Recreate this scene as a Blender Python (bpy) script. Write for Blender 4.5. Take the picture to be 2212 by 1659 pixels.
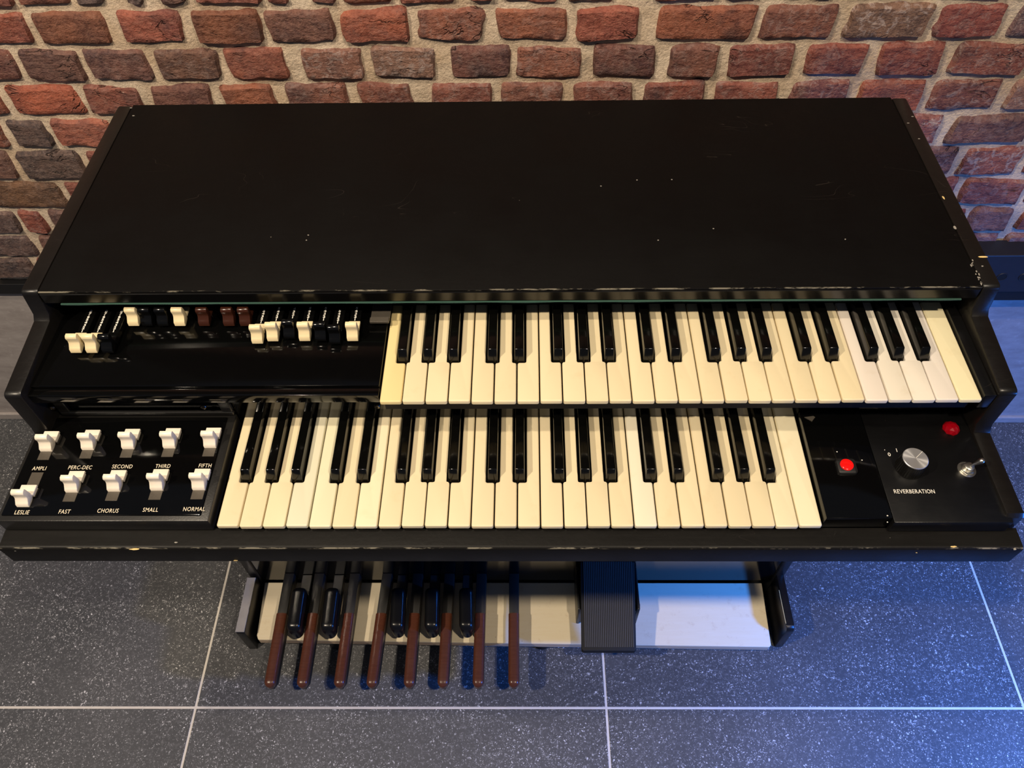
import bpy, bmesh, math, random
from mathutils import Vector, Matrix, noise
random.seed(7)
PI = math.pi
C = bpy.context.scene.collection
S = bpy.context.scene
for o in list(bpy.data.objects): bpy.data.objects.remove(o)

# ------------------------------------------------------------------ camera
F_PX, W_PX, H_PX = 1700.7, 2212.0, 1659.0
CAM = Vector((.0221, -.3641, 1.4955))
PITCH, YAW, ROLL = .9234, .0305, -.0279
fwd = Vector((0, math.cos(PITCH), -math.sin(PITCH)))
rgt = Vector((1, 0, 0)); upv = rgt.cross(fwd)
rgt, upv = math.cos(ROLL)*rgt+math.sin(ROLL)*upv, -math.sin(ROLL)*rgt+math.cos(ROLL)*upv
Zr = Matrix.Rotation(YAW, 3, 'Z')
fwd, rgt, upv = Zr@fwd, Zr@rgt, Zr@upv
cam = bpy.data.objects.new('camera', bpy.data.cameras.new('camera')); C.objects.link(cam)
M3 = Matrix((rgt, upv, -fwd)).transposed()
cam.matrix_world = Matrix.Translation(CAM) @ M3.to_4x4()
cam.data.sensor_width = 36; cam.data.lens = F_PX*36/W_PX; cam.data.clip_start = .02
S.camera = cam
# ------------------------------------------------------------------ world, lamps, exposure
S.view_settings.view_transform = 'Standard'; S.view_settings.look = 'None'
S.view_settings.gamma = 1; S.view_settings.use_curve_mapping = False
S.view_settings.exposure = 0.0
w = bpy.data.worlds.new('room_light'); S.world = w; w.use_nodes = True
w.node_tree.nodes['Background'].inputs[0].default_value = (.62, .72, 1, 1)
w.node_tree.nodes['Background'].inputs[1].default_value = .085
def lamp(name, loc, target, size, power, col, spread=180, shape='DISK'):
    l = bpy.data.lights.new(name, 'AREA'); l.shape = shape; l.size = size
    l.energy = power; l.color = col; l.spread = math.radians(spread)
    o = bpy.data.objects.new(name, l); C.objects.link(o); o.location = loc
    o.rotation_euler = (Vector(target)-Vector(loc)).to_track_quat('-Z', 'Y').to_euler()
    return o
WARM = (1, .84, .64)
def spot(name, loc, target, r_, power, col, cone, blend):
    l = bpy.data.lights.new(name, 'SPOT'); l.shadow_soft_size = r_; l.energy = power; l.color = col
    l.spot_size = math.radians(cone); l.spot_blend = blend
    o = bpy.data.objects.new(name, l); C.objects.link(o); o.location = loc
    o.rotation_euler = (Vector(target)-Vector(loc)).to_track_quat('-Z', 'Y').to_euler()
spot('ceiling_spot', (.64, -.61, 2.5), (.38, .0, 0), .035, 75, WARM, 90, .35)
spot('ceiling_spot', (-1.30, -.61, 2.5), (-.35, .0, 0), .035, 128, WARM, 76, .45)
spot('ceiling_spot', (-.38, -.12, 2.5), (-.20, .22, 0), .035, 56, WARM, 84, .45)
lamp('blue_lamp', (1.22, -.32, .745), (.80, -.06, 0), .12, 17, (.03, .22, 1), 135)

# ------------------------------------------------------------------ material helpers
def lin(c): return tuple(((v/255)/12.92 if v/255 <= .04045 else ((v/255+.055)/1.055)**2.4) for v in c)
class NT:
    def __init__(s, name):
        s.m = bpy.data.materials.new(name); s.m.use_nodes = True
        s.t = s.m.node_tree; s.b = s.t.nodes['Principled BSDF']
    def n(s, typ, **k):
        x = s.t.nodes.new(typ)
        for a, v in k.items(): setattr(x, a, v)
        return x
    def l(s, a, b): s.t.links.new(a, b)
    def val(s, sock, v):
        if hasattr(v, 'links') or hasattr(v, 'is_linked'): s.l(v, sock)
        else: sock.default_value = v
    def noise(s, vec, scale, detail=4, rough=.55, dist=0):
        x = s.n('ShaderNodeTexNoise'); s.l(vec, x.inputs['Vector'])
        x.inputs['Scale'].default_value = scale; x.inputs['Detail'].default_value = detail
        x.inputs['Roughness'].default_value = rough; x.inputs['Distortion'].default_value = dist
        return x.outputs['Fac']
    def voro(s, vec, scale, feature='F1', out='Distance'):
        x = s.n('ShaderNodeTexVoronoi', feature=feature); s.l(vec, x.inputs['Vector'])
        x.inputs['Scale'].default_value = scale
        return x.outputs[out]
    def mapr(s, v, a, b, c=0., d=1.):
        x = s.n('ShaderNodeMapRange'); s.l(v, x.inputs[0])
        for i, q in enumerate((a, b, c, d)): x.inputs[i+1].default_value = q
        return x.outputs[0]
    def math(s, op, a, b=0., c=None):
        x = s.n('ShaderNodeMath', operation=op); s.val(x.inputs[0], a); s.val(x.inputs[1], b)
        if c is not None: s.val(x.inputs[2], c)
        return x.outputs[0]
    def mix(s, f, a, b, mode='MIX'):
        x = s.n('ShaderNodeMix', data_type='RGBA', blend_type=mode)
        s.val(x.inputs[0], f)
        for i, q in ((6, a), (7, b)):
            if isinstance(q, tuple): x.inputs[i].default_value = (*q[:3], 1)
            else: s.l(q, x.inputs[i])
        return x.outputs[2]
    def bump(s, h, strength=.5, dist=.001, normal=None):
        x = s.n('ShaderNodeBump'); s.l(h, x.inputs['Height'])
        x.inputs['Strength'].default_value = strength; x.inputs['Distance'].default_value = dist
        if normal: s.l(normal, x.inputs['Normal'])
        return x.outputs[0]
    def scalevec(s, v, sc):
        x = s.n('ShaderNodeMapping'); s.l(v, x.inputs[0]); x.inputs['Scale'].default_value = sc
        return x.outputs[0]
    def set(s, **k):
        for a, v in k.items(): s.val(s.b.inputs[a.replace('_', ' ')], v if not isinstance(v, tuple) else (*v[:3], 1))
def pos(nt): return nt.n('ShaderNodeNewGeometry').outputs['Position']
def objc(nt): return nt.n('ShaderNodeTexCoord').outputs['Object']

def m_plain(name, col, rough=.5, metal=0, bump=0, bscale=300, spec=.5, coat=0):
    n = NT(name); v = objc(n)
    nz = n.noise(v, 60, 3)
    n.set(Base_Color=n.mix(nz, tuple(c*.85 for c in lin(col)), tuple(min(1, c*1.15) for c in lin(col))))
    n.set(Roughness=rough, Metallic=metal, Specular_IOR_Level=spec, Coat_Weight=coat)
    if bump: n.set(Normal=n.bump(n.noise(v, bscale, 3), bump, .0005))
    return n.m

def m_black_wood(name, rough=.42, bump=.35, base=(20, 17, 16), wear=True, fine=160, spec=.5):
    """old black paint on board: faint grain, scratches, dust specks, small pale dings"""
    n = NT(name); v = pos(n)
    grain = n.noise(n.scalevec(v, (4, 60, 60)), 6, 4)
    c = n.mix(grain, tuple(x*.7 for x in lin(base)), tuple(x*1.35 for x in lin(base)))
    h = n.noise(v, fine, 3)
    if wear:
        # scratches: thin ridges of stretched noise, masked
        s1 = n.noise(n.scalevec(v, (1, 3, 3)), 5, 2, .5, 1.5)
        line = n.mapr(n.math('ABSOLUTE', n.math('SUBTRACT', s1, .5)), 0, .0016, 1, 0)
        mask = n.mapr(n.noise(v, 9, 2), .58, .66)
        c = n.mix(n.math('MULTIPLY', n.math('MULTIPLY', line, mask), .28), c, lin((95, 85, 78)))
        d = n.mapr(n.voro(v, 55), .0, .05, 1, 0)
        dm = n.mapr(n.noise(v, 31, 1), .66, .7)
        c = n.mix(n.math('MULTIPLY', n.math('MULTIPLY', d, dm), .8), c, lin((170, 160, 145)))
    n.set(Base_Color=c, Specular_IOR_Level=spec)
    n.set(Roughness=n.mapr(n.noise(v, 14, 4), .3, .7, rough-.05, rough+.08))
    if bump: n.set(Normal=n.bump(h, bump, .0004))
    return n.m

def m_edge_wear(name, ey, ez, rad, base=(20, 17, 16), rough=.42):
    """same paint with a chipped, rubbed pale line along one worn edge (world axis range)"""
    m = m_black_wood(name, rough, base=base)
    n = NT.__new__(NT); n.m = m; n.t = m.node_tree; n.b = n.t.nodes['Principled BSDF']
    n.b.inputs['Specular IOR Level'].default_value = .15
    v = pos(n); sx = n.n('ShaderNodeSeparateXYZ'); n.l(v, sx.inputs[0])
    dy = n.math('SUBTRACT', sx.outputs[1], ey); dz = n.math('SUBTRACT', sx.outputs[2], ez)
    band = n.mapr(n.math('SQRT', n.math('ADD', n.math('MULTIPLY', dy, dy), n.math('MULTIPLY', dz, dz))), rad*.5, rad, 1, 0)
    nz = n.mapr(n.noise(n.scalevec(v, (.5, 2, 2)), 70, 4, .7), .50, .60)
    old = n.b.inputs['Base Color'].links[0].from_socket
    n.set(Base_Color=n.mix(n.math('MULTIPLY', n.math('MULTIPLY', band, nz), .55), old, lin((165, 158, 140))))
    return m

def m_gloss(name, col=(6, 6, 6), rough=.07, spec=.5):
    n = NT(name); v = pos(n)
    n.set(Base_Color=lin(col), Specular_IOR_Level=spec)
    n.set(Roughness=n.mapr(n.noise(v, 25, 4), .35, .75, rough, rough+.07))
    n.set(Normal=n.bump(n.noise(v, 12, 2), .06, .001))
    return n.m

def m_key():
    n = NT('ivory_plastic'); v = pos(n)
    oi = n.n('ShaderNodeObjectInfo')
    st = n.mapr(n.noise(v, 45, 4, .6), .58, .75)
    c = n.mix(n.math('MULTIPLY', st, .12), oi.outputs['Color'], lin((190, 165, 110)))
    sp = n.math('MULTIPLY', n.mapr(n.voro(v, 90), 0, .035, 1, 0), n.mapr(n.noise(v, 23, 1), .64, .68))
    c = n.mix(n.math('MULTIPLY', sp, .8), c, lin((110, 80, 50)))
    n.set(Base_Color=c, Roughness=.36, Specular_IOR_Level=.45, Subsurface_Weight=.0)
    n.set(Normal=n.bump(n.noise(v, 900, 2), .06, .0003))
    return n.m

def m_brick():
    n = NT('old_brick'); v = pos(n)
    oi = n.n('ShaderNodeObjectInfo'); col = oi.outputs['Color']; al = oi.outputs['Alpha']; rnd = oi.outputs['Random']
    off = n.n('ShaderNodeVectorMath', operation='ADD'); cx = n.n('ShaderNodeCombineXYZ')
    n.l(n.math('MULTIPLY', rnd, 7.), cx.inputs[0]); n.l(v, off.inputs[0]); n.l(cx.outputs[0], off.inputs[1])
    v = off.outputs[0]
    big = n.mapr(n.noise(v, 22, 5, .6), .32, .68)
    dark = n.mix(.60, col, (.035, .026, .034)); lite = n.mix(.20, col, (.46, .22, .14))
    c = n.mix(big, dark, lite)
    fine = n.noise(v, 170, 5, .7)
    c = n.mix(n.mapr(fine, .42, .72, .0, .65), c, n.mix(.45, col, (.45, .27, .20)))
    c = n.mix(n.mapr(fine, .28, .44, .6, 0), c, (.03, .018, .016))
    # soot / burnt patches
    soot = n.mapr(n.noise(v, 13, 3), .60, .72)
    c = n.mix(n.math('MULTIPLY', soot, .5), c, (.05, .045, .05))
    # pale salts
    ef = n.math('MULTIPLY', n.mapr(n.noise(v, 75, 6, .72, .8), .50, .62), al)
    c = n.mix(ef, c, lin((178, 160, 155)))
    fl = n.math('MULTIPLY', n.mapr(n.voro(v, 60), 0, .09, 1, 0), n.mapr(n.noise(v, 17, 1), .6, .66))
    c = n.mix(fl, c, lin((200, 188, 170)))
    # cracks and pits
    cr = n.mapr(n.math('ABSOLUTE', n.math('SUBTRACT', n.noise(n.scalevec(v, (.6, 1, 1.6)), 16, 4, .6, .6), .5)), 0, .011, 1, 0)
    crm = n.mapr(n.noise(v, 17, 2), .56, .64)
    cr = n.math('MULTIPLY', cr, crm)
    c = n.mix(n.math('MULTIPLY', cr, .45), c, (.02, .012, .01))
    n.set(Base_Color=c, Roughness=.62, Specular_IOR_Level=.4)
    h = n.math('ADD', n.noise(n.scalevec(v, (.7, 1, 1.3)), 60, 6, .68), n.math('MULTIPLY', cr, -.7))
    h = n.math('ADD', h, n.math('MULTIPLY', n.noise(v, 300, 3, .7), .25))
    n.set(Normal=n.bump(h, 1., .006))
    return n.m

def m_mortar():
    n = NT('lime_mortar'); v = pos(n)
    a = n.noise(v, 14, 4); b = n.noise(v, 220, 4, .7)
    c = n.mix(n.mapr(a, .35, .65), lin((204, 180, 154)), lin((230, 212, 190)))
    c = n.mix(n.mapr(b, .3, .7, 0, .35), c, lin((140, 122, 98)))
    c = n.mix(n.mapr(n.noise(v, 30, 3), .62, .75, 0, .6), c, lin((98, 92, 92)))
    n.set(Base_Color=c, Roughness=.9, Specular_IOR_Level=.15)
    n.set(Normal=n.bump(n.math('ADD', b, n.noise(v, 60, 4)), .8, .003))
    return n.m

def m_plaster():
    n = NT('grey_wall_tile'); v = pos(n)
    c = n.mix(n.mapr(n.noise(n.scalevec(v, (1, 1, 3)), 12, 6, .7), .35, .65), lin((148, 140, 138)), lin((172, 165, 163)))
    c = n.mix(n.mapr(n.noise(v, 70, 5, .8), .56, .7, 0, .35), c, lin((205, 200, 198)))
    n.set(Base_Color=c, Roughness=.48)
    n.set(Normal=n.bump(n.noise(v, 40, 5), .15, .001))
    return n.m

def m_floor():
    n = NT('anthracite_stone'); v = pos(n)
    w1 = n.n('ShaderNodeVectorMath', operation='ADD'); nn = n.n('ShaderNodeTexNoise')
    n.l(v, nn.inputs['Vector']); nn.inputs['Scale'].default_value = 60; nn.inputs['Detail'].default_value = 2
    sc = n.n('ShaderNodeVectorMath', operation='SCALE'); n.l(nn.outputs['Color'], sc.inputs[0]); sc.inputs['Scale'].default_value = .012
    n.l(v, w1.inputs[0]); n.l(sc.outputs[0], w1.inputs[1]); wv = w1.outputs[0]
    base = n.mix(n.mapr(n.noise(v, 3.2, 5, .6), .35, .65), lin((64, 66, 70)), lin((80, 81, 84)))
    dens = n.mapr(n.noise(v, 8, 5, .7), .42, .66)                 # where the flecks crowd
    base = n.mix(n.mapr(n.noise(v, 120, 5, .8), .50, .70, 0, .5), base, lin((126, 126, 130)))
    # curved hair-like flecks
    sq = n.mapr(n.math('ABSOLUTE', n.math('SUBTRACT', n.noise(wv, 95, 2, .5, .8), .5)), 0, .028, 1, 0)
    sm = n.mapr(n.noise(v, 130, 2), .52, .58)
    base = n.mix(n.math('MULTIPLY', n.math('MULTIPLY', n.math('MULTIPLY', sq, sm), dens), .9), base, lin((205, 205, 208)))
    # grains, two sizes
    for s_, r_, k_, q in ((150, .24, .57, .95), (75, .16, .61, 1.), (260, .28, .54, .8), (400, .30, .54, .5)):
        d = n.voro(wv, s_); g = n.mapr(d, r_*.7, r_, 1, 0)
        mk = n.mapr(n.noise(v, s_*.6, 1), k_-.03, k_)
        base = n.mix(n.math('MULTIPLY', n.math('MULTIPLY', n.math('MULTIPLY', g, mk), n.mapr(dens, 0, 1, .4, 1)), q), base, lin((222, 222, 226)))
    n.set(Base_Color=base, Roughness=.5, Specular_IOR_Level=.4)
    n.set(Normal=n.bump(n.noise(v, 180, 4), .2, .0006))
    return n.m

def m_board():
    n = NT('pale_birch_ply'); v = pos(n)
    c = n.mix(n.noise(n.scalevec(v, (3, 30, 30)), 8, 5, .6), lin((240, 224, 190)), lin((248, 236, 210)))
    c = n.mix(n.mapr(n.noise(v, 40, 6, .8), .56, .72, 0, .3), c, lin((186, 150, 108)))
    pit = n.math('MULTIPLY', n.mapr(n.voro(v, 45), 0, .06, 1, 0), n.mapr(n.noise(v, 13, 1), .6, .64))
    c = n.mix(pit, c, lin((60, 40, 28)))
    n.set(Base_Color=c, Roughness=.55); n.set(Normal=n.bump(n.noise(v, 160, 4), .15, .0005))
    return n.m
def m_ply_edge():
    n = NT('ply_edge'); v = pos(n)
    wv = n.n('ShaderNodeTexWave', bands_direction='Z'); n.l(v, wv.inputs[0]); wv.inputs['Scale'].default_value = 60
    wv.inputs['Distortion'].default_value = .6
    c = n.mix(n.mapr(wv.outputs['Fac'], .35, .65), lin((166, 128, 98)), lin((236, 222, 196)))
    n.set(Base_Color=c, Roughness=.6)
    return n.m
def m_brushed():
    n = NT('spun_aluminium'); v = objc(n)
    sx = n.n('ShaderNodeSeparateXYZ'); n.l(v, sx.inputs[0])
    n.set(Base_Color=lin((215, 215, 218)), Metallic=.75, Roughness=.36, Anisotropic=.85)
    t = n.n('ShaderNodeTangent', direction_type='RADIAL', axis='Z'); n.l(t.outputs[0], n.b.inputs['Tangent'])
    return n.m
def m_glow(name, col, e, emit):
    n = NT(name); n.set(Base_Color=lin(col), Roughness=.15)
    n.b.inputs['Emission Color'].default_value = (*emit, 1); n.b.inputs['Emission Strength'].default_value = e
    return n.m
def m_jewel():
    n = NT('red_glass'); n.set(Base_Color=(.22, .001, .005), Roughness=.08, Transmission_Weight=.15, IOR=1.5)
    n.b.inputs['Emission Color'].default_value = (.8, .0, .01, 1); n.b.inputs['Emission Strength'].default_value = .06
    return n.m

MT = dict(
    lid=m_edge_wear('black_lid_paint', .2126, .8965, .0016, (6, 5, 5), .58),
    cheek=m_black_wood('black_cheek_paint', .34, .5, (18, 16, 15)),
    rail=m_edge_wear('black_rail_paint', -.0178, .7626, .0011, (20, 19, 18), .42),
    body=m_black_wood('black_body_paint', .35, .3, (14, 13, 14)),
    gloss=m_gloss('glossy_black'), knee=m_gloss('glossy_knee_panel', (8, 8, 9), .13, .62),
    lidface=m_gloss('glossy_lid_face', (10, 9, 8), .16, .6),
    frame=m_plain('charcoal_frame', (30, 29, 28), .35, 0, .2, 500),
    plate=m_black_wood('satin_black_plate', .30, .12, (10, 10, 11)),
    key=m_key(), sharp=m_gloss('black_key_plastic', (7, 7, 6), .10, .55),
    tabwhite=m_plain('white_plastic', (238, 228, 212), .32), tabcream=m_plain('cream_plastic', (232, 214, 172), .32),
    tabblack=m_gloss('black_knob_plastic', (9, 9, 9), .12), tabbrown=m_plain('brown_plastic', (58, 30, 20), .22),
    slot=m_plain('grey_slot', (92, 86, 78), .35, .3, .5, 900), print=m_plain('white_print', (236, 232, 222), .6),
    printcream=m_plain('cream_print', (226, 214, 190), .6), faint=m_plain('dull_silver_print', (70, 66, 52), .4, .4),
    felt=m_plain('green_felt', (50, 84, 72), .95, 0, .8, 700), chrome=m_plain('chrome', (225, 222, 212), .30, 1),
    screw=m_plain('screw_steel', (120, 112, 100), .3, 1), darkrub=m_plain('black_rubber', (26, 26, 27), .55, 0, .3, 600),
    alu=m_brushed(), knurl=m_plain('knurled_black', (14, 13, 12), .35),
    redlens=m_glow('red_lens', (230, 12, 10), .55, (1, .008, .005)), jewel=m_jewel(),
    cover=m_black_wood('brown_pedal_cover', .27, .10, (90, 50, 35), wear=False),
    arm=m_plain('grey_black_pedal_arm', (30, 29, 28), .42, 0, .25, 400),
    pedblack=m_plain('black_sharp_pedal', (16, 16, 17), .26), swell=m_plain('swell_rubber', (56, 55, 55), .55, 0, .2, 500),
    board=m_board(), plyedge=m_ply_edge(), worn=m_plain('worn_silver_grey_paint', (165, 160, 152), .40, .1, .8, 120),
    chip=m_plain('bare_wood_chip', (226, 196, 132), .7), brick=m_brick(), mortar=m_mortar(), plaster=m_plaster(),
    floor=m_floor(), grout=m_plain('white_grout', (214, 208, 200), .8, 0, .3, 300),
    boxblack=m_plain('black_box_steel', (34, 34, 40), .5, 0, .2, 400), trimblack=m_plain('black_trim_paint', (18, 18, 20), .45),
    hole=m_plain('hole_dark', (4, 4, 4), .8), gap=m_plain('dark_gap', (3, 3, 3), .7),
)

# ------------------------------------------------------------------ mesh helpers
def link(name, me, mat=None, parent=None):
    o = bpy.data.objects.new(name, me); C.objects.link(o)
    if mat is not None and me is not None:
        me.materials.clear(); me.materials.append(mat)
    if parent is not None: o.parent = parent
    return o
def obj(name, bm, mat, parent=None, smooth=None, origin=None):
    me = bpy.data.meshes.new(name)
    bmesh.ops.recalc_face_normals(bm, faces=bm.faces[:])
    if origin is None and len(bm.verts):
        xs = [v.co for v in bm.verts]
        origin = Vector([(min(c[i] for c in xs)+max(c[i] for c in xs))/2 for i in range(3)])
        origin.z = min(c[2] for c in xs)
    origin = Vector(origin)
    for v in bm.verts: v.co -= origin
    bm.to_mesh(me); bm.free()
    if smooth is not None:
        me.shade_smooth()
        try: me.set_sharp_from_angle(angle=math.radians(smooth))
        except Exception: pass
    o = link(name, me, mat, parent)
    # children are placed with world co-ordinates; parents here are never rotated
    po = Vector((0, 0, 0)); p = parent
    while p is not None: po += p.location; p = p.parent
    o.location = origin-po
    return o
def box(bm, x0, x1, y0, y1, z0, z1, bev=0, seg=2):
    g = bmesh.ops.create_cube(bm, size=1)['verts']
    for v in g:
        v.co = Vector((x0+(v.co.x+.5)*(x1-x0), y0+(v.co.y+.5)*(y1-y0), z0+(v.co.z+.5)*(z1-z0)))
    if bev:
        es = list({e for v in g for e in v.link_edges})
        bmesh.ops.bevel(bm, geom=es, offset=bev, segments=seg, profile=.5, affect='EDGES')
def prism(bm, poly, axis, a, b, bev=0, seg=2):
    """extrude a 2-D polygon along an axis from a to b. axis x: poly=(y,z); y: (x,z); z: (x,y)"""
    def P(p, t):
        return Vector((t, p[0], p[1])) if axis == 'x' else Vector((p[0], t, p[1])) if axis == 'y' else Vector((p[0], p[1], t))
    A = [bm.verts.new(P(p, a)) for p in poly]; B = [bm.verts.new(P(p, b)) for p in poly]
    fs = [bm.faces.new(A), bm.faces.new(B[::-1])]
    n = len(poly)
    for i in range(n): fs.append(bm.faces.new((A[i], B[i], B[(i+1) % n], A[(i+1) % n])))
    if bev:
        es = list({e for f in fs for e in f.edges})
        bmesh.ops.recalc_face_normals(bm, faces=fs)
        bmesh.ops.bevel(bm, geom=es, offset=bev, segments=seg, profile=.5, affect='EDGES', clamp_overlap=True)
def lathe(bm, prof, cx, cy, cz, n=32, rot=None):
    """prof: list of (r, z)"""
    rows = []
    for r, z in prof:
        ring = []
        if r < 1e-6:
            p = Vector((0, 0, z)); p = rot@p if rot else p
            ring = [bm.verts.new(p+Vector((cx, cy, cz)))]*n
        else:
            for i in range(n):
                a = 2*PI*i/n; p = Vector((r*math.cos(a), r*math.sin(a), z)); p = rot@p if rot else p
                ring.append(bm.verts.new(p+Vector((cx, cy, cz))))
        rows.append(ring)
    for A, B in zip(rows, rows[1:]):
        for i in range(n):
            j = (i+1) % n; q = []
            for v in (A[i], A[j], B[j], B[i]):
                if v not in q: q.append(v)
            if len(q) > 2:
                try: bm.faces.new(q)
                except ValueError: pass
    for ring in (rows[0], rows[-1]):
        if len(set(ring)) == n:
            try: bm.faces.new(ring)
            except ValueError: pass
def arc(cx, cy, r, a0, a1, n):
    return [(cx+r*math.cos(a0+(a1-a0)*i/n), cy+r*math.sin(a0+(a1-a0)*i/n)) for i in range(n+1)]
FONTS = {}
def text(body, size, loc, mat, parent, name='lettering', rot=(0, 0, 0), align='CENTER', sx=1, space=1, shear=0, bold=0):
    cu = bpy.data.curves.new(name, 'FONT'); cu.body = body; cu.size = size
    cu.align_x = align; cu.align_y = 'CENTER'; cu.extrude = .00012; cu.space_character = space; cu.shear = shear
    cu.offset = bold; cu.resolution_u = 3
    t = bpy.data.objects.new(name, cu); C.objects.link(t)
    dg = bpy.context.evaluated_depsgraph_get(); dg.update()
    me = bpy.data.meshes.new_from_object(t.evaluated_get(dg))
    bpy.data.objects.remove(t); bpy.data.curves.remove(cu)
    me.transform(Matrix.Translation(Vector(loc)) @ Matrix.Rotation(rot[2], 4, 'Z') @ Matrix.Rotation(rot[0], 4, 'X') @ Matrix.Diagonal((sx, 1, 1, 1)))
    bm = bmesh.new(); bm.from_mesh(me); bpy.data.meshes.remove(me)
    return obj(name, bm, mat, parent)

def pix(U, V, z):
    """world point at height z seen at photograph pixel U, V (used to measure the photograph)"""
    d = fwd*F_PX+rgt*(U-W_PX/2)+upv*(H_PX/2-V)
    return CAM+d*((z-CAM.z)/d.z)
# wall plane: y = Y0 + SL*x
Y0, SL = .66996, -.0075091
def wpx(U, V):
    d = fwd*F_PX+rgt*(U-W_PX/2)+upv*(H_PX/2-V)
    t = (Y0-CAM.y+SL*CAM.x)/(d.y-SL*d.x)
    return CAM+d*t
def wy(x, out=0): return Y0+SL*x-out

# ------------------------------------------------------------------ floor
bm = bmesh.new(); box(bm, -2.6, 2.6, -2.6, .80, -.03, -.0006)
floor = obj('floor', bm, MT['grout']); floor['kind'] = 'structure'
AL = .0029; TX, TY, TW, GR = -.5851, .0287, .75, .0021
ca, sa = math.cos(AL), math.sin(AL)
for i in range(-3, 4):
    for j in range(-3, 1):
        x0, x1 = TX+i*TW+GR, TX+(i+1)*TW-GR; y0, y1 = TY+j*TW+GR, min(TY+(j+1)*TW-GR, .675)
        bm = bmesh.new(); box(bm, x0, x1, y0, y1, -.009, 0, .0006, 1)
        for v in bm.verts: v.co = Vector((v.co.x*ca-v.co.y*sa, v.co.x*sa+v.co.y*ca, v.co.z))
        obj('floor_tile', bm, MT['floor'], floor)

# ------------------------------------------------------------------ brick wall
ZB = [1.238, 1.183, 1.128, 1.073, 1.018, .963, .909, .8535, .796, .740, .679, .619, .5635, .507, .452]
XL, XR = -1.30, 1.30
bm = bmesh.new()
NX, NZ = 300, 98
zlo, zhi = .44, 1.25
vs = []
for j in range(NZ+1):
    row = []
    for i in range(NX+1):
        x = XL+(XR-XL)*i/NX; z = zlo+(zhi-zlo)*j/NZ
        d = .0028*noise.noise(Vector((x*22, 3.3, z*22)))+.0016*noise.noise(Vector((x*75, 1.3, z*75)))
        row.append(bm.verts.new((x, wy(x, d), z)))
    vs.append(row)
for j in range(NZ):
    for i in range(NX): bm.faces.new((vs[j][i], vs[j][i+1], vs[j+1][i+1], vs[j+1][i]))
box(bm, XL, XR, .69, .76, zlo, zhi)
box(bm, -2.6, XL, .668, .76, 0, 2.6); box(bm, XR, 2.6, .662, .76, 0, 2.6); box(bm, XL, XR, .672, .76, zhi, 2.6)
wall = obj('wall_back', bm, MT['mortar'], smooth=50); wall['kind'] = 'structure'

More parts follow.
